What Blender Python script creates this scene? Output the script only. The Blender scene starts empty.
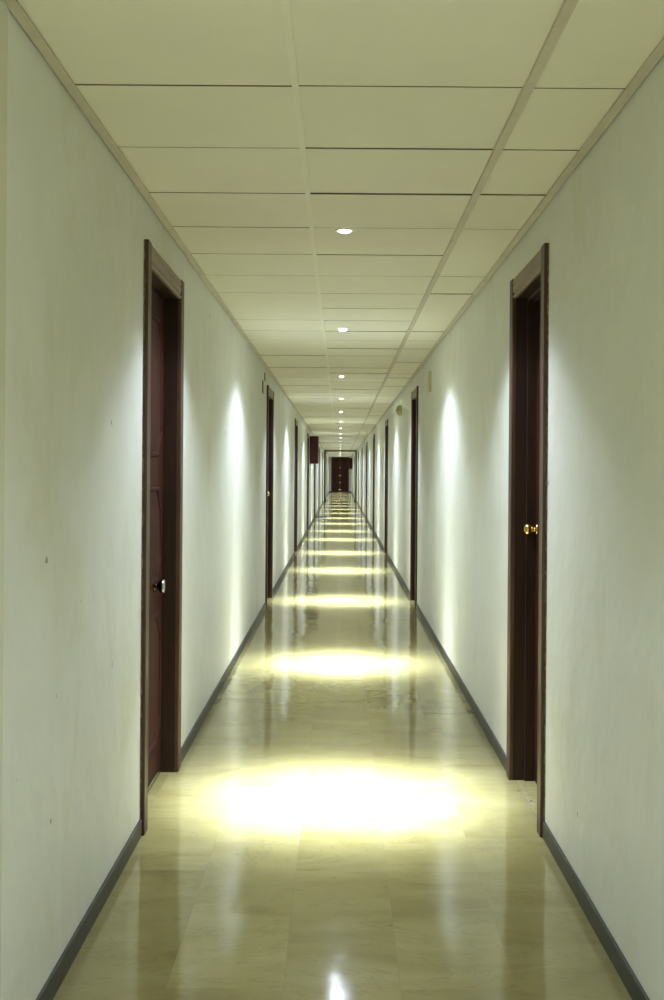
import bpy, bmesh, math, random
from mathutils import Vector, Matrix
random.seed(7)
S = bpy.context.scene
C = S.collection
XL, XR, H = -0.7262, 0.7644, 2.342          # corridor walls and ceiling height
Y0, Y1 = -7.6, 79.0                        # corridor ends
EYE = 1.342
WT = 0.16                                  # wall thickness

# ------------------------------------------------------------------ materials
def mat(name, color=(.5, .5, .5), rough=.5, metal=0.0, spec=.5, coat=0.0, coat_rough=.1, emit=None, estr=0.0):
    m = bpy.data.materials.new(name); m.use_nodes = True
    b = m.node_tree.nodes['Principled BSDF']
    b.inputs['Base Color'].default_value = (*color, 1)
    b.inputs['Roughness'].default_value = rough
    b.inputs['Metallic'].default_value = metal
    b.inputs['Specular IOR Level'].default_value = spec
    b.inputs['Coat Weight'].default_value = coat
    b.inputs['Coat Roughness'].default_value = coat_rough
    if emit:
        b.inputs['Emission Color'].default_value = (*emit, 1)
        b.inputs['Emission Strength'].default_value = estr
    return m

class NT:
    def __init__(s, m):
        s.t = m.node_tree; s.b = s.t.nodes['Principled BSDF']
        s.co = s.t.nodes.new('ShaderNodeTexCoord')
    def n(s, typ, **kw):
        x = s.t.nodes.new(typ)
        for k, v in kw.items():
            if k in x.inputs.keys(): x.inputs[k].default_value = v
            else: setattr(x, k, v)
        return x
    def l(s, a, b): s.t.links.new(a, b)
    def mapping(s, scale=(1, 1, 1), rot=(0, 0, 0), loc=(0, 0, 0)):
        m = s.n('ShaderNodeMapping'); m.inputs['Scale'].default_value = scale
        m.inputs['Rotation'].default_value = rot; m.inputs['Location'].default_value = loc
        s.l(s.co.outputs['Object'], m.inputs['Vector']); return m.outputs['Vector']
    def noise(s, vec, scale=5, detail=4, rough=.5, dist=0):
        x = s.n('ShaderNodeTexNoise'); x.inputs['Scale'].default_value = scale
        x.inputs['Detail'].default_value = detail; x.inputs['Roughness'].default_value = rough
        x.inputs['Distortion'].default_value = dist
        s.l(vec, x.inputs['Vector']); return x.outputs['Fac']
    def ramp(s, fac, stops):
        r = s.n('ShaderNodeValToRGB'); e = r.color_ramp.elements
        while len(e) < len(stops): e.new(.5)
        for i, (p, c) in enumerate(stops):
            e[i].position = p; e[i].color = (*c, 1) if len(c) == 3 else c
        s.l(fac, r.inputs['Fac']); return r.outputs['Color']
    def mix(s, fac, a, b, mode='MIX'):
        m = s.n('ShaderNodeMix'); m.data_type = 'RGBA'; m.blend_type = mode
        for sock, v in ((m.inputs['Factor'], fac), (m.inputs['A'], None), (m.inputs['B'], None)): pass
        if isinstance(fac, (int, float)): m.inputs[0].default_value = fac
        else: s.l(fac, m.inputs[0])
        for i, v in ((6, a), (7, b)):
            if isinstance(v, tuple): m.inputs[i].default_value = (*v, 1)
            else: s.l(v, m.inputs[i])
        return m.outputs[2]
    def bump(s, h, strength=.2, dist=.01, normal=None):
        b = s.n('ShaderNodeBump'); b.inputs['Strength'].default_value = strength
        b.inputs['Distance'].default_value = dist
        s.l(h, b.inputs['Height'])
        if normal is not None: s.l(normal, b.inputs['Normal'])
        return b.outputs['Normal']

def wall_material():
    m = mat('painted_plaster', (.70, .71, .62), .55, spec=.35)
    t = NT(m)
    v = t.mapping()
    n1 = t.noise(v, 1.3, 5, .6)
    base = t.ramp(n1, [(.3, (.69, .705, .655)), (.7, (.75, .765, .72))])
    # yellow grime blotches
    n2 = t.noise(t.mapping((1, 1, .7), loc=(3, 7, 1)), 2.3, 6, .65, .6)
    g = t.ramp(n2, [(.52, (0, 0, 0)), (.76, (1, 1, 1))])
    base = t.mix(g, base, (.65, .64, .53))
    # small dark scuffs and chips
    n3 = t.noise(t.mapping((1, 1, .6), loc=(1, 2, 5)), 17, 2, .5)
    sc = t.ramp(n3, [(.755, (0, 0, 0)), (.78, (1, 1, 1))])
    base = t.mix(sc, base, (.30, .26, .19))
    t.l(base, t.b.inputs['Base Color'])
    nb = t.noise(v, 45, 4, .6); nb2 = t.noise(v, 3.0, 3, .5)
    nn = t.bump(nb2, .55, .03)
    t.l(t.bump(nb, .25, .003, nn), t.b.inputs['Normal'])
    return m

def floor_material():
    m = mat('polished_marble', (.6, .56, .36), .12, spec=.42)
    t = NT(m)
    v = t.mapping(rot=(0, 0, math.pi / 2), loc=(.05, .1375, 0))
    br = t.n('ShaderNodeTexBrick'); t.l(v, br.inputs['Vector'])
    br.offset = .5; br.inputs['Scale'].default_value = 1.0
    br.inputs['Brick Width'].default_value = .61; br.inputs['Row Height'].default_value = .305
    br.inputs['Mortar Size'].default_value = .0008; br.inputs['Mortar Smooth'].default_value = .3
    br.inputs['Color1'].default_value = (.0, .0, .0, 1); br.inputs['Color2'].default_value = (1, 1, 1, 1)
    br.inputs['Mortar'].default_value = (.5, .5, .5, 1)
    # veins run across the corridor
    warp = t.mapping((1.5, 3.2, 1))
    addv = t.n('ShaderNodeVectorMath', operation='MULTIPLY_ADD')
    t.l(br.outputs['Color'], addv.inputs[0]); addv.inputs[1].default_value = (3, 7, 0); t.l(warp, addv.inputs[2])
    n1 = t.noise(addv.outputs[0], 1.0, 5, .55, .9)
    base = t.ramp(n1, [(.2, (.20, .168, .058)), (.45, (.275, .242, .096)), (.6, (.30, .268, .115)), (.8, (.33, .30, .140))])
    n2 = t.noise(addv.outputs[0], .9, 6, .7, 1.6)
    vein = t.ramp(n2, [(.485, (0, 0, 0)), (.5, (.28, .28, .28)), (.515, (0, 0, 0))])
    base = t.mix(vein, base, (.13, .11, .055))
    tone = t.ramp(br.outputs['Color'], [(0, (.82, .82, .81)), (1, (1.0, 1.0, 1.0))])
    base = t.mix(1.0, base, tone, 'MULTIPLY')
    base = t.mix(br.outputs['Fac'], base, (.22, .19, .10))
    # specks
    n4 = t.noise(t.mapping(loc=(2, 3, 0)), 34, 1, .5)
    sp = t.ramp(n4, [(.775, (0, 0, 0)), (.80, (1, 1, 1))])
    base = t.mix(sp, base, (.16, .13, .08))
    t.l(base, t.b.inputs['Base Color'])
    rr = t.n('ShaderNodeMapRange'); t.l(t.noise(t.mapping(), 5, 5, .6), rr.inputs['Value'])
    rr.inputs['To Min'].default_value = .06; rr.inputs['To Max'].default_value = .13
    t.l(rr.outputs['Result'], t.b.inputs['Roughness'])
    nw = t.noise(t.mapping((1, .8, 1)), 2.6, 2, .5)
    ns = t.noise(t.mapping(), 9, 3, .5)
    nn = t.bump(nw, .34, .012)
    nn = t.bump(ns, .06, .004, nn)
    t.l(nn, t.b.inputs['Normal'])
    return m

def wood(name, c1, c2, rough=.3, along='Z', coat=.3, spec=.5):
    m = mat(name, c1, rough, coat=coat, coat_rough=.15, spec=spec)
    t = NT(m)
    sc = {'Z': (22, 22, 1.2), 'Y': (22, 1.2, 22)}[along]
    n = t.noise(t.mapping(sc), 1.6, 6, .6, .5)
    t.l(t.ramp(n, [(.3, c1), (.7, c2)]), t.b.inputs['Base Color'])
    t.l(t.bump(n, .08, .002), t.b.inputs['Normal'])
    return m

def noisy(name, c1, c2, scale=20, rough=.6, bumps=.1, **k):
    m = mat(name, c1, rough, **k); t = NT(m)
    n = t.noise(t.mapping(), scale, 4, .6)
    t.l(t.ramp(n, [(.3, c1), (.7, c2)]), t.b.inputs['Base Color'])
    t.l(t.bump(n, bumps, .002), t.b.inputs['Normal'])
    return m

M = dict(
    wall=wall_material(), floor=floor_material(),
    tile=noisy('ceiling_tile', (.80, .775, .69), (.83, .805, .72), 3, .8, .05, spec=.2),
    oldwall=noisy('yellowed_plaster', (.60, .595, .49), (.68, .67, .57), 2.5, .6, .2),
    tile_edge=mat('shaded_raw_tile_edge', (.16, .14, .10), .9),  # raw edges, coloured dark to stand in for shadow inside the butt joints
    void=mat('ceiling_void', (.05, .045, .035), .9),
    bar=noisy('cream_bar', (.80, .79, .70), (.83, .82, .73), 9, .5),
    angle=noisy('taupe_angle', (.50, .455, .38), (.58, .535, .46), 7, .55),
    base=noisy('grey_skirting', (.030, .032, .028), (.050, .052, .044), 14, .42, .05, spec=.3),
    caulk=noisy('filler', (.05, .035, .025), (.30, .27, .2), 60, .8),
    casing=wood('casing_wood', (.045, .022, .013), (.095, .048, .028), .42, coat=.0, spec=.35),
    head=wood('head_wood', (.17, .112, .070), (.26, .18, .118), .42, 'Y', coat=.0, spec=.4),
    jamb=wood('jamb_wood', (.018, .009, .0055), (.034, .016, .009), .45, coat=.0, spec=.25),
    leaf=wood('leaf_wood', (.028, .009, .006), (.046, .015, .009), .6, coat=.0, spec=.08),
    enddoor=wood('red_brown_wood', (.035, .009, .007), (.055, .015, .010), .45, coat=0, spec=.2),
    brass=mat('brass', (.85, .62, .22), .18, 1.0),
    darkmetal=mat('dark_bronze', (.05, .04, .03), .25, 1.0),
    steel=mat('brushed_steel', (.62, .60, .56), .22, 1.0),
    grey=noisy('grey_aluminium', (.06, .062, .066), (.09, .092, .097), 30, .35, .05, metal=.3),
    red=noisy('red_enamel', (.035, .001, .004), (.045, .0015, .006), 6, .4, .03, spec=.3),
    reddark=mat('red_door_edge', (.04, .006, .008), .4),
    cream=noisy('cream_plastic', (.52, .47, .27), (.60, .55, .34), 12, .45, .03),
    white=mat('white_enamel', (.82, .82, .78), .3),
    chrome=mat('reflector', (.9, .9, .9), .12, 1.0),
    mat_=noisy('dark_doormat', (.02, .02, .018), (.035, .035, .032), 90, .95, .4),
    lens=mat('lamp_lens', (.9, .95, 1), .2, emit=(.93, .97, 1.0), estr=7),
)
def glass():
    m = mat('wired_glass', (.8, .85, .86), .05); m.node_tree.nodes['Principled BSDF'].inputs['Transmission Weight'].default_value = .9
    return m
M['glass'] = glass()

# ------------------------------------------------------------------ mesh helpers
def box(bm, a, b, bevel=0.0):
    a, b = Vector(a), Vector(b)
    r = bmesh.ops.create_cube(bm, size=1.0)
    vs = r['verts']; c = (a + b) / 2; d = b - a
    for v in vs: v.co = Vector((v.co.x * d.x, v.co.y * d.y, v.co.z * d.z)) + c
    if bevel:
        es = list({e for v in vs for e in v.link_edges})
        bmesh.ops.bevel(bm, geom=es, offset=bevel, segments=2, affect='EDGES', profile=.6)
    return vs

def extrude_profile(bm, prof, p0, axis, length, U, V):
    """prof (u,v) list in plane U,V at p0, extruded along axis"""
    p0, axis, U, V = map(Vector, (p0, axis, U, V))
    A = [bm.verts.new(p0 + U * u + V * v) for u, v in prof]
    B = [bm.verts.new(p0 + U * u + V * v + axis * length) for u, v in prof]
    n = len(prof)
    for i in range(n):
        bm.faces.new((A[i], A[(i + 1) % n], B[(i + 1) % n], B[i]))
    bm.faces.new(A[::-1]); bm.faces.new(B)

def lathe(bm, prof, seg=24, M4=Matrix()):
    """prof (r,z) revolved about z"""
    rings = []
    for r, z in prof:
        if r < 1e-6: rings.append([bm.verts.new(M4 @ Vector((0, 0, z)))])
        else: rings.append([bm.verts.new(M4 @ Vector((r * math.cos(k * 2 * math.pi / seg), r * math.sin(k * 2 * math.pi / seg), z))) for k in range(seg)])
    for a, b in zip(rings, rings[1:]):
        for k in range(seg):
            k2 = (k + 1) % seg
            if len(a) == 1 and len(b) == 1: continue
            if len(a) == 1: bm.faces.new((a[0], b[k], b[k2]))
            elif len(b) == 1: bm.faces.new((a[k], b[0], a[k2]))
            else: bm.faces.new((a[k], b[k], b[k2], a[k2]))

def obj(name, bm, m, parent=None, smooth=False, loc=None):
    bmesh.ops.recalc_face_normals(bm, faces=bm.faces)
    me = bpy.data.meshes.new(name); bm.to_mesh(me); bm.free()
    me.materials.append(m)
    if smooth:
        for p in me.polygons: p.use_smooth = True
    o = bpy.data.objects.new(name, me); C.objects.link(o)
    if parent: o.parent = parent
    if loc: o.location = loc
    return o

def empty(name, loc, rz=0):
    o = bpy.data.objects.new(name, None); C.objects.link(o); o.empty_display_size = .1
    o.location = loc; o.rotation_euler = (0, 0, rz); return o

def tag(o, label=None, cat=None, group=None, kind=None):
    if label: o['label'] = label
    if cat: o['category'] = cat
    if group: o['group'] = group
    if kind: o['kind'] = kind
    return o

def copy_tree(o, parent=None):
    c = o.copy(); C.objects.link(c); c.parent = parent
    for ch in [x for x in S.objects if x.parent == o]:
        copy_tree(ch, c)
    return c

# ------------------------------------------------------------------ door positions
PER = 7.3
CW = .080                                   # casing width
HC = .085                                   # head board height
TOPZ = 2.192
WL_, WR_ = 1.01, .90                       # outer casing widths
LN = [4.39] + [4.44 + PER * k for k in range(1, 7)] + [62.9, 70.2]
RN = [4.405] + [4.424 + PER * k for k in range(1, 7)] + [62.9, 70.2]

# ------------------------------------------------------------------ walls
def wall(name, xs, xo, near, width, label):
    bm = bmesh.new()
    a, b = min(xs, xo), max(xs, xo)
    y = Y0 - WT
    hz = TOPZ - HC + .02
    for n in near:
        o0, o1 = n + CW - .02, n + width - CW + .02
        box(bm, (a, y, -.05), (b, o0, H + .1))
        box(bm, (a, o0, hz), (b, o1, H + .1))
        y = o1
    box(bm, (a, y, -.05), (b, Y1 + WT, H + .1))
    bmesh.ops.remove_doubles(bm, verts=bm.verts, dist=1e-5)
    tag(obj(name, bm, M['wall']), label, 'wall', kind='structure')
wall('wall_left', XL, XL - WT, LN, WL_, 'long off-white plaster wall on the left of the corridor')
wall('wall_right', XR, XR + WT, RN, WR_, 'long off-white plaster wall on the right of the corridor')
bm = bmesh.new(); box(bm, (XL - WT, Y1, -.05), (XR + WT, Y1 + .2, H + .1))
tag(obj('wall_back', bm, M['wall']), 'short off-white wall closing the far end of the corridor', 'wall', kind='structure')
bm = bmesh.new(); box(bm, (XL - WT, Y0 - .2, -.05), (XR + WT, Y0, H + .1))
tag(obj('wall_front', bm, M['wall']), 'off-white wall closing the corridor behind the viewer', 'wall', kind='structure')
# floor
bm = bmesh.new(); box(bm, (XL - WT, Y0 - WT, -.06), (XR + WT, Y1 + .15, 0))
tag(obj('floor', bm, M['floor']), 'polished yellow-cream marble slab floor with glossy reflections', 'floor', kind='structure')

# ceiling: lay-in tiles with open butt joints
BL, BR = -.123, .481
bm = bmesh.new()
rows = []
y = 4.307 - .6 * 20
g = .006
while y < Y1:
    y0, y1 = max(y, Y0), min(y + .6, Y1)
    if y1 - y0 > .02:
        for (x0, x1) in ((XL + .012, BL - .002), (BL + .002, BR - .002), (BR + .002, XR - .012)):
            vs = box(bm, (x0, y0 + g, H), (x1, y1 - g, H + .014))
            dz = random.uniform(0, .0032); t = random.uniform(-.0016, .0016)
            for v in vs: v.co.z += dz + t * (v.co.y - (y0 + y1) / 2) * 2 + .0012
    y += .6
box(bm, (XL - .02, Y0, H + .03), (XR + .02, Y1, H + .06))
ce = obj('ceiling', bm, M['tile'])
ce.data.materials.append(M['void']); ce.data.materials.append(M['tile_edge'])
for p in ce.data.polygons:
    if min(ce.data.vertices[i].co.z for i in p.vertices) > H + .0295: p.material_index = 1
    elif abs(p.normal.y) > .9 and p.area < .02: p.material_index = 2
tag(ce, 'low suspended ceiling of cream lay-in tiles', 'ceiling', kind='structure')

def strip(name, x0, x1, z0, z1, m, label, seg=3.0, off=0, jit=(-.0012, .0012)):
    bm = bmesh.new(); y = Y0 + off - seg
    while y < Y1:
        a, b = max(Y0, y), min(Y1, y + seg - .003)
        if b > a:
            dx = random.uniform(*jit)
            box(bm, (x0 + dx, a, z0), (x1 + dx, b, z1))
        y += seg
    return tag(obj(name, bm, m), label, 'trim', kind='structure')
strip('trim_1', BL - .009, BL + .009, H - .003, H + .004, M['bar'], 'cream ceiling bar left of the row of spotlights')
strip('trim_2', BR - .013, BR + .013, H - .007, H + .004, M['angle'], 'taupe ceiling bar right of the row of spotlights')
strip('trim_3', XL + .002, XL + .030, H - .005, H, M['angle'], 'taupe edge angle where ceiling meets the left wall', seg=2.4, off=1.7, jit=(-.001, .003))
strip('trim_4', XR - .031, XR - .002, H - .005, H, M['angle'], 'taupe edge angle where ceiling meets the right wall', seg=2.4, off=.4, jit=(-.004, .001))

# plaster pier edge at the very left of the frame
bm = bmesh.new(); box(bm, (XL - .005, 1.1, 0), (XL + .010, 2.555, H - .006), .003)
tag(obj('trim_5', bm, M['oldwall']), 'slightly raised strip of plaster at the nearest end of the left wall', 'trim', kind='structure')

# skirting
def skirting(name, xs, sgn, near, width, label):
    bm = bmesh.new(); y = Y0; spans = []
    for n in near:
        spans.append((y, n)); y = n + width
    spans.append((y, Y1))
    for a, b in spans:
        k = a
        while k < b - .01:
            e = min(b, k + random.choice((.6, .9, 1.2)))
            prof = [(0, 0), (.008, 0), (.008, .057), (.0065, .061), (.004, .062), (0, .062)]
            dx = random.uniform(0, .0006)
            extrude_profile(bm, [(u + (dx if u > 0 else 0), v) for u, v in prof], (xs, k + .0004, 0), (0, 1, 0), e - k - .0008, (sgn, 0, 0), (0, 0, 1))
            k = e
    return tag(obj(name, bm, M['base']), label, 'baseboard', kind='structure')
skirting('baseboard_left', XL, 1, LN, WL_, 'low dark grey skirting along the left wall')
skirting('baseboard_right', XR, -1, RN, WR_, 'low dark grey skirting along the right wall')
bm = bmesh.new()
box(bm, (XL + .013, Y1 - .012, 0), (-.58, Y1, .062), .002); box(bm, (.60, Y1 - .012, 0), (XR - .013, Y1, .062), .002)
tag(obj('baseboard_back', bm, M['base']), 'short grey skirting pieces beside the far end door', 'baseboard', kind='structure')

# ------------------------------------------------------------------ doors
# local frame: x = out of the wall into the corridor, y = along the wall from the casing's first edge, z up
PROF = [(0, 0), (0, .014), (.003, .017), (.024, .017), (.027, .0135), (.030, .0165), (.056, .0165), (.059, .013), (.062, .0165), (.077, .0165), (.080, .013), (.080, 0)]
PROFH = [(0, 0), (0, .010), (.003, .013), (.026, .015), (.031, .009), (.035, .014), (.060, .013), (.064, .008), (.070, .008), (.074, .014), (.082, .014), (.085, .011), (.085, 0)]

def knob_at(leaf, x, y, z, kind):
    Mx = Matrix.Translation((x, y, z)) @ Matrix.Rotation(math.pi / 2, 4, 'Y')
    if kind == 'brass':
        bm = bmesh.new()
        lathe(bm, [(0, 0), (.025, 0), (.026, .004), (.019, .008), (.010, .010), (.009, .018), (.013, .022), (.022, .027),
                   (.0265, .035), (.0268, .043), (.023, .051), (.013, .057), (0, .059)], 28, Mx)
        k = obj('door_knob', bm, M['brass'], leaf, True); k['label'] = 'round brass knob'
    else:
        bm = bmesh.new()
        lathe(bm, [(0, 0), (.026, 0), (.027, .005), (.014, .009), (.011, .015), (.019, .020), (.027, .028), (.029, .036),
                   (.026, .040), (0, .041)], 28, Mx)
        k = obj('door_knob', bm, M['darkmetal'], leaf, True); k['label'] = 'dark round knob'
        bm = bmesh.new()
        lathe(bm, [(.0265, .037), (.030, .038), (.030, .043), (.024, .0455), (0, .046)], 28, Mx)
        r = obj('knob_cap', bm, M['steel'], leaf, True); r['label'] = 'pale polished cap on the knob'

def make_door(name, W, recess, panelled, knobs, flip):
    """flip: right-hand wall (rotated 180 deg), so local y runs towards the viewer"""
    root = empty(name, (0, 0, 0))
    # vertical casings
    for s in (0, 1):
        bm = bmesh.new()
        if s == 0: extrude_profile(bm, PROF, (0, 0, 0), (0, 0, 1), TOPZ, (0, 1, 0), (1, 0, 0))
        else: extrude_profile(bm, PROF, (0, W, 0), (0, 0, 1), TOPZ, (0, -1, 0), (1, 0, 0))
        obj('casing', bm, M['casing'], root)
    bm = bmesh.new()
    extrude_profile(bm, PROFH, (0, CW, TOPZ), (0, 1, 0), W - 2 * CW, (0, 0, -1), (1, 0, 0))
    h = obj('head_casing', bm, M['head'], root); h['label'] = 'paler brown moulded head board'
    # lining with a stop
    bm = bmesh.new(); a, b, t = CW, W - CW, TOPZ - HC
    for (y0, y1) in ((a - .018, a), (b, b + .018)):
        box(bm, (-WT + .002, y0, 0), (-.0005, y1, t))
    box(bm, (-WT + .002, a - .018, t), (-.0005, b + .018, t + .018))
    if recess > .08:                       # stepped rebate on the deeper frame
        for (y0, y1) in ((a, a + .014), (b - .014, b)):
            box(bm, (-recess - .001, y0, 0), (-.050, y1, t - .014), .002)
        box(bm, (-recess - .001, a, t - .014), (-.050, b, t), .002)
    obj('door_frame', bm, M['jamb'], root)
    # leaf
    bm = bmesh.new(); ga, gb, gt = a + .003, b - .003, t - .003
    X = -recess
    box(bm, (X - .038, ga, .008), (X, gb, gt), .001)
    if panelled:
        cy = (ga + gb) / 2; hw = (gb - ga) / 2 - .085
        for (z0, z1) in ((.16, .74), (.86, 1.28), (1.40, 2.0)):
            cz, hh = (z0 + z1) / 2, (z1 - z0) / 2; c = .09
            def octo(k, x):
                w, h_ = hw - k, hh - k
                pts = [(-w + c, -h_), (w - c, -h_), (w, -h_ + c), (w, h_ - c), (w - c, h_), (-w + c, h_), (-w, h_ - c), (-w, -h_ + c)]
                return [bm.verts.new((x, cy + p[0], cz + p[1])) for p in pts]
            rings = [octo(0, X), octo(.004, X + .009), octo(.014, X + .012), octo(.022, X + .009), octo(.026, X + .002), octo(.060, X + .009)]
            for A, B in zip(rings, rings[1:]):
                for i in range(8): bm.faces.new((A[i], A[(i + 1) % 8], B[(i + 1) % 8], B[i]))
            bm.faces.new(rings[-1])
    leaf = obj('door_leaf', bm, M['leaf'], root)
    for (yy, zz, kk) in knobs:
        knob_at(leaf, X - .0005, (W - yy) if flip else yy, zz, kk)
    return root

def place(root, side, n, label, num):
    if side == 'L': root.location = (XL, n, 0); root.rotation_euler = (0, 0, 0)
    else: root.location = (XR, n + WR_, 0); root.rotation_euler = (0, 0, math.pi)
    root.name = 'door_%d' % num
    tag(root, label, 'door', kind='structure')

nth = ['nearest', 'second', 'third', 'fourth', 'fifth', 'sixth', 'seventh', 'eighth', 'ninth']
# yy measured from the near edge of the casing
pl = make_door('door_1', WL_, .062, True, [(.70, .850, 'dark')], False)
pl2 = make_door('door_1', WL_, .062, True, [(.66, 1.11, 'brass')], False)
pr = make_door('door_2', WR_, .092, False, [(.78, 1.100, 'brass')], True)
pr2 = make_door('door_2', WR_, .098, False, [(.70, .88, 'brass')], True)
num = 1
extraL = {0: 'nearest dark wooden door on the left wall, with raised panels and a dark knob',
          7: 'dark wooden door on the left wall just past the grey portal frame',
          8: 'last dark wooden door on the left wall before the end door'}
extraR = {0: 'nearest dark wooden door on the right wall, deep set with a round brass knob',
          7: 'dark wooden door on the right wall just past the grey portal frame',
          8: 'last dark wooden door on the right wall before the red cabinet'}
for i, (ln, rn) in enumerate(zip(LN, RN)):
    d = pl if i == 0 else (pl2 if i == 1 else copy_tree(pl2))
    place(d, 'L', ln, extraL.get(i, 'dark wooden door, %s from the camera along the left wall' % nth[i]), num); num += 1
    d = pr if i == 0 else (pr2 if i == 1 else copy_tree(pr2))
    place(d, 'R', rn, extraR.get(i, 'dark wooden door, %s from the camera along the right wall' % nth[i]), num); num += 1

bm = bmesh.new(); box(bm, (-.0615, CW + .01, .018), (-.0575, WL_ - CW - .01, .030), .001)
lf = [o for o in S.objects if o.parent == pl and o.name.startswith('door_leaf')][0]
o = obj('sweep_strip', bm, M['steel'], lf); o['label'] = 'thin pale metal strip along the foot of the leaf'
bm = bmesh.new()
for k in range(26):
    x = XR + .012 + random.uniform(-.012, .03); y = random.uniform(4.55, 5.15); r = random.uniform(.003, .010)
    pts = [(x + r * random.uniform(.5, 1.3) * math.cos(q * 1.26), y + 1.6 * r * random.uniform(.5, 1.3) * math.sin(q * 1.26)) for q in range(5)]
    A = [bm.verts.new((px, py, .0)) for px, py in pts]; B = [bm.verts.new((x + (px - x) * .7, y + (py - y) * .7, r * .3)) for px, py in pts]
    for q in range(5): bm.faces.new((A[q], A[(q + 1) % 5], B[(q + 1) % 5], B[q]))
    bm.faces.new(B); bm.faces.new(A[::-1])
tag(obj('plaster_crumbs', bm, M['caulk']), 'dark crumbs and chips scattered on the sill of the nearest right door', 'crumbs', kind='stuff')

# ragged filler line beside the two nearest doors' first casing
for (root, y, sgn) in ((pl, -.001, -1), (pr, WR_ + .001, 1)):
    bm = bmesh.new(); z = .06
    prev = None
    while z < TOPZ:
        w = random.uniform(.0015, .0075); x = random.uniform(.002, .006)
        ring = [bm.verts.new((-.0005, y, z)), bm.verts.new((x, y, z)), bm.verts.new((x * .5, y + sgn * w * .6, z)), bm.verts.new((-.0005, y + sgn * w, z))]
        if prev:
            for k in range(4): bm.faces.new((prev[k], prev[(k + 1) % 4], ring[(k + 1) % 4], ring[k]))
        else: bm.faces.new(ring)
        prev = ring; z += random.uniform(.012, .035)
    bm.faces.new(prev[::-1])
    o = obj('filler_bead', bm, M['caulk'], root); o['label'] = 'ragged dark filler line beside the casing'

# end door
root = empty('door_%d' % num, (.006, Y1, 0))
DW, DH = .545, 2.27
bm = bmesh.new()
for s in (-1, 1): box(bm, (s * DW - .035, -.03, 0), (s * DW + .035, 0, DH), .004)
box(bm, (-DW - .035, -.03, DH), (DW + .035, 0, DH + .05), .004)
obj('door_frame', bm, M['jamb'], root)
for s in (-1, 1):
    bm = bmesh.new()
    a, b = sorted((s * .003, s * (DW - .037)))
    box(bm, (a, -.022, .01), (b, -.001, DH - .003), .001)
    for z0, z1 in ((.15, .65), (.75, 1.05), (1.2, 1.65), (1.75, 2.15)):
        box(bm, (a + .08, -.030, z0), (b - .08, -.02, z1), .006)
    obj('door_leaf', bm, M['enddoor'], root)
for z in (.17, .64, 1.12, 1.62):
    bm = bmesh.new(); w = .085 if z in (1.12, .17) else .05
    box(bm, (-w, -.034, z - .022), (w, -.0225, z + .022), .003)
    o = obj('brass_plate', bm, M['brass'], root); o['label'] = 'small brass plate across the meeting stiles'
tag(root, 'dark red-brown double door closing the far end of the corridor', 'door', kind='structure')

# ------------------------------------------------------------------ grey portal with opened glazed leaves
PY = 54.6
root = empty('portal_frame', (0, PY, 0))
bm = bmesh.new()
box(bm, (XL + .0005, -.05, 0), (XL + .07, .05, H - .075), .004); box(bm, (XR - .07, -.05, 0), (XR - .0005, .05, H - .075), .004)
obj('jamb', bm, M['grey'], root)
bm = bmesh.new(); box(bm, (XL + .0005, -.05, H - .075), (XR - .0005, .05, H - .008), .004)
obj('header', bm, M['grey'], root)
for s in (-1, 1):
    x0 = XL + .018 if s < 0 else XR - .058
    bm = bmesh.new(); y0, y1 = .052, .76
    for (ya, yb, za, zb) in ((y0, y0 + .07, .012, 2.26), (y1 - .07, y1, .012, 2.26), (y0 + .07, y1 - .07, .012, .16), (y0 + .07, y1 - .07, 2.16, 2.26), (y0 + .07, y1 - .07, .98, 1.08)):
        box(bm, (x0, ya, za), (x0 + .04, yb, zb), .002)
    lf = obj('door_leaf', bm, M['grey'], root)
    bm = bmesh.new(); box(bm, (x0 + .016, y0 + .068, .158), (x0 + .024, y1 - .068, .982)); box(bm, (x0 + .016, y0 + .068, 1.078), (x0 + .024, y1 - .068, 2.162))
    obj('pane', bm, M['glass'], lf)
    bm = bmesh.new(); xc = x0 + .05 if s < 0 else x0 - .01
    box(bm, (min(xc, x0 + .02), y0 + .03, 2.17), (max(xc, x0 + .02) + .01, y0 + .25, 2.23), .004)
    obj('door_closer', bm, M['darkmetal'], lf)
    bm = bmesh.new(); xa = XL + .0705 if s < 0 else XR - .11
    box(bm, (xa, -.03, 0), (xa + .04, .03, .075), .006)
    obj('door_stop', bm, M['darkmetal'], root)
tag(root, 'dark grey metal fire-door frame spanning the corridor, glazed leaves folded open', 'door frame', kind='structure')

# ------------------------------------------------------------------ red hose cabinets
def cabinet(y, side, z0, z1, label):
    root = empty('hose_cabinet', (XL if side < 0 else XR, y, z0), 0 if side < 0 else math.pi)
    w, d, h = .55, .185, z1 - z0
    bm = bmesh.new(); box(bm, (-.002, -w / 2, 0), (d, w / 2, h), .004); obj('body', bm, M['red'], root)
    bm = bmesh.new(); box(bm, (d + .001, -w / 2 + .004, .004), (d + .024, w / 2 - .004, h - .004), .006)
    dr = obj('cabinet_door', bm, M['reddark'], root); dr['label'] = 'darker red door'
    bm = bmesh.new(); box(bm, (d + .0235, w / 2 - .06, h / 2 - .04), (d + .034, w / 2 - .04, h / 2 + .04), .003)
    obj('handle', bm, M['steel'], dr)
    return tag(root, label, 'cabinet')
cabinet(28.55, -1, 1.537, 2.187, 'dark red metal cabinet hung high on the left wall')
cabinet(75.2, 1, 1.54, 2.22, 'small far red cabinet on the right wall beside the end door')

# ------------------------------------------------------------------ doormat
bm = bmesh.new(); box(bm, (-.69, 34.75, 0), (-.36, 35.9, .016), .005)
tag(obj('doormat', bm, M['mat_']), 'dark grey mat lying on the floor along the left wall', 'mat')

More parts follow.
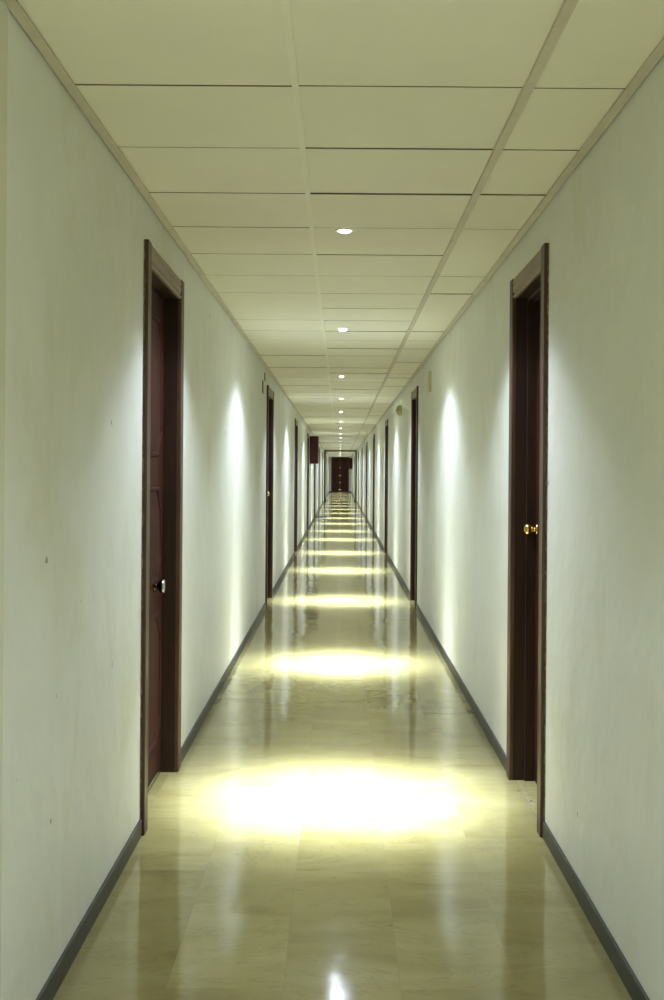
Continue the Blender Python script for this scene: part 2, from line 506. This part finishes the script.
# ------------------------------------------------------------------ wall bell
root = empty('wall_bell', (XR, 14.85, 2.112), math.pi)
Mx = Matrix.Rotation(math.pi / 2, 4, 'Y')
bm = bmesh.new(); lathe(bm, [(0, .0005), (.060, .0005), (.062, .004), (.062, .018), (.058, .022), (0, .022)], 32, Mx)
obj('back_plate', bm, M['cream'], root, False)
bm = bmesh.new(); lathe(bm, [(.063, .0225), (.064, .030), (.060, .046), (.048, .062), (.030, .072), (.012, .076), (0, .0765)], 32, Mx)
obj('dome', bm, M['cream'], root, True)
bm = bmesh.new(); lathe(bm, [(0, .077), (.006, .0765), (.007, .080), (0, .083)], 12, Mx)
obj('screw_cap', bm, M['steel'], root, True)
tag(root, 'cream round domed bell high on the right wall past the second door', 'bell')

# small plates high on the walls before the second doors
def plate(name, side, y, z0, z1, w, th, m1, m2, label):
    root = empty(name, (XL if side < 0 else XR, y, (z0 + z1) / 2), 0 if side < 0 else math.pi)
    h = (z1 - z0) / 2
    bm = bmesh.new(); box(bm, (-.002, -w / 2, -h), (th * .55, w / 2, h), .001); obj('back_box', bm, m2, root)
    bm = bmesh.new(); box(bm, (th * .55 + .0005, -w / 2 - .002, -h - .002), (th, w / 2 + .002, h + .002), .002)
    for k in range(5):
        zz = -h * .6 + k * h * .3
        box(bm, (th - .0005, -w / 2 + .02, zz - .003), (th + .0015, w / 2 - .02, zz + .003), .0005)
    obj('cover', bm, m1, root)
    return tag(root, label, 'plate')
plate('cover_plate', -1, 11.15, 2.07, 2.185, .16, .016, M['wall'], M['darkmetal'], 'dark-edged cover plate on the left wall, lower of the two before the second door')
plate('cover_plate', -1, 11.44, 2.21, 2.282, .16, .014, M['wall'], M['darkmetal'], 'dark-edged cover plate on the left wall, upper of the two before the second door')
plate('cover_plate', 1, 10.15, 2.027, 2.196, .16, .020, M['cream'], M['cream'], 'cream cover plate high on the right wall before the second door')

# ------------------------------------------------------------------ spotlights
LY = [4.93, 8.37, 12.45, 16.25, 19.8, 23.7, 27.1, 31.0, 34.7, 38.8, 42.9, 47.1, 51.3, 55.6, 59.7, 63.8, 67.9, 72.0, 76.1]
BACK = [.95, -2.95, -6.2]
fix = empty('ceiling_spotlight', (0, 0, H))
bm = bmesh.new()
lathe(bm, [(.0285, -.003), (.0300, -.0065), (.036, -.0075), (.041, -.006), (.0435, -.0005), (.0285, -.0005), (.0285, -.003)], 32)
obj('trim_ring', bm, M['white'], fix, True)
bm = bmesh.new()
lathe(bm, [(0, -.0150), (.012, -.0140), (.021, -.0110), (.0270, -.0055), (.0280, -.0015), (0, -.0015)], 24)
obj('lamp_lens', bm, M['lens'], fix, True)
def spot(name, power, col, z, r=.02):
    """one downlight lamp whose strength follows the candela curve of a reflector lamp"""
    d = bpy.data.lights.new(name, 'SPOT'); d.energy = power; d.spot_size = math.radians(178); d.spot_blend = .05
    d.color = col; d.shadow_soft_size = r; d.use_nodes = True
    t = d.node_tree; em = t.nodes['Emission']
    tc = t.nodes.new('ShaderNodeTexCoord'); sx = t.nodes.new('ShaderNodeSeparateXYZ')
    ab = t.nodes.new('ShaderNodeMath'); ab.operation = 'ABSOLUTE'
    ac = t.nodes.new('ShaderNodeMath'); ac.operation = 'ARCCOSINE'
    dv = t.nodes.new('ShaderNodeMath'); dv.operation = 'DIVIDE'; dv.inputs[1].default_value = math.pi / 2
    rp = t.nodes.new('ShaderNodeValToRGB'); e = rp.color_ramp.elements
    pts = CURVE
    while len(e) < len(pts): e.new(.5)
    for i, (deg, v) in enumerate(pts): e[i].position = deg / 90; e[i].color = (v, v, v, 1)
    rp.color_ramp.interpolation = 'LINEAR'
    t.links.new(tc.outputs['Normal'], sx.inputs[0]); t.links.new(sx.outputs['Z'], ab.inputs[0])
    t.links.new(ab.outputs[0], ac.inputs[0]); t.links.new(ac.outputs[0], dv.inputs[0]); t.links.new(dv.outputs[0], rp.inputs[0])
    t.links.new(rp.outputs['Color'], em.inputs['Strength'])
    o = bpy.data.objects.new(name, d); C.objects.link(o); o.parent = fix; o.location = (0, 0, z)
    return o
CURVE = [(0, 1.0), (7, .92), (11, .64), (15, .31), (19, .13), (24, .052), (31, .031), (40, .0265), (50, .023), (58, .0145), (63, .0035), (67, .0006), (74, .0), (90, .0)]
POWER = 4150
spot('lamp_beam', POWER, (.755, .848, 1.0), -.035)
ords = ['nearest', 'second', 'third', 'fourth', 'fifth', 'sixth', 'seventh', 'eighth', 'ninth', 'tenth', 'eleventh', 'twelfth', 'thirteenth',
        'fourteenth', 'fifteenth', 'sixteenth', 'seventeenth', 'eighteenth', 'last']
for i, y in enumerate(LY + BACK):
    f = fix if i == 0 else copy_tree(fix)
    f.location = (.012 if i < 2 else .008, y, H)
    if i < len(LY):
        lb = 'round recessed ceiling spotlight, %s in the row from the camera' % ords[i]
    else:
        lb = 'round recessed ceiling spotlight behind the viewer, %s behind' % ('first', 'second', 'third')[i - len(LY)]
    tag(f, lb, 'ceiling light', 'recessed spotlights in a row along the ceiling')

# ------------------------------------------------------------------ world, camera, colour
w = bpy.data.worlds.new('world'); S.world = w; w.use_nodes = True
w.node_tree.nodes['Background'].inputs[0].default_value = (.01, .01, .01, 1)
cam = bpy.data.cameras.new('camera'); co = bpy.data.objects.new('camera', cam); C.objects.link(co)
cam.sensor_fit = 'VERTICAL'; cam.sensor_height = 36; cam.sensor_width = 36 * .664; cam.lens = 1195 * 36 / 1000
cam.shift_x = -8 / 1000; cam.shift_y = -28 / 1000
cam.clip_start = .05; cam.clip_end = 200
co.location = (0, 0, EYE); co.rotation_euler = (math.pi / 2, math.radians(-.42), 0)
S.camera = co
S.view_settings.view_transform = 'Standard'; S.view_settings.look = 'None'
S.view_settings.gamma = 1; S.view_settings.use_curve_mapping = False
S.view_settings.exposure = 0.0
cy = S.cycles
cy.use_denoising = True; cy.max_bounces = 10; cy.diffuse_bounces = 7; cy.glossy_bounces = 5
cy.sample_clamp_indirect = 6; cy.use_light_tree = True
cy.caustics_reflective = False; cy.caustics_refractive = False
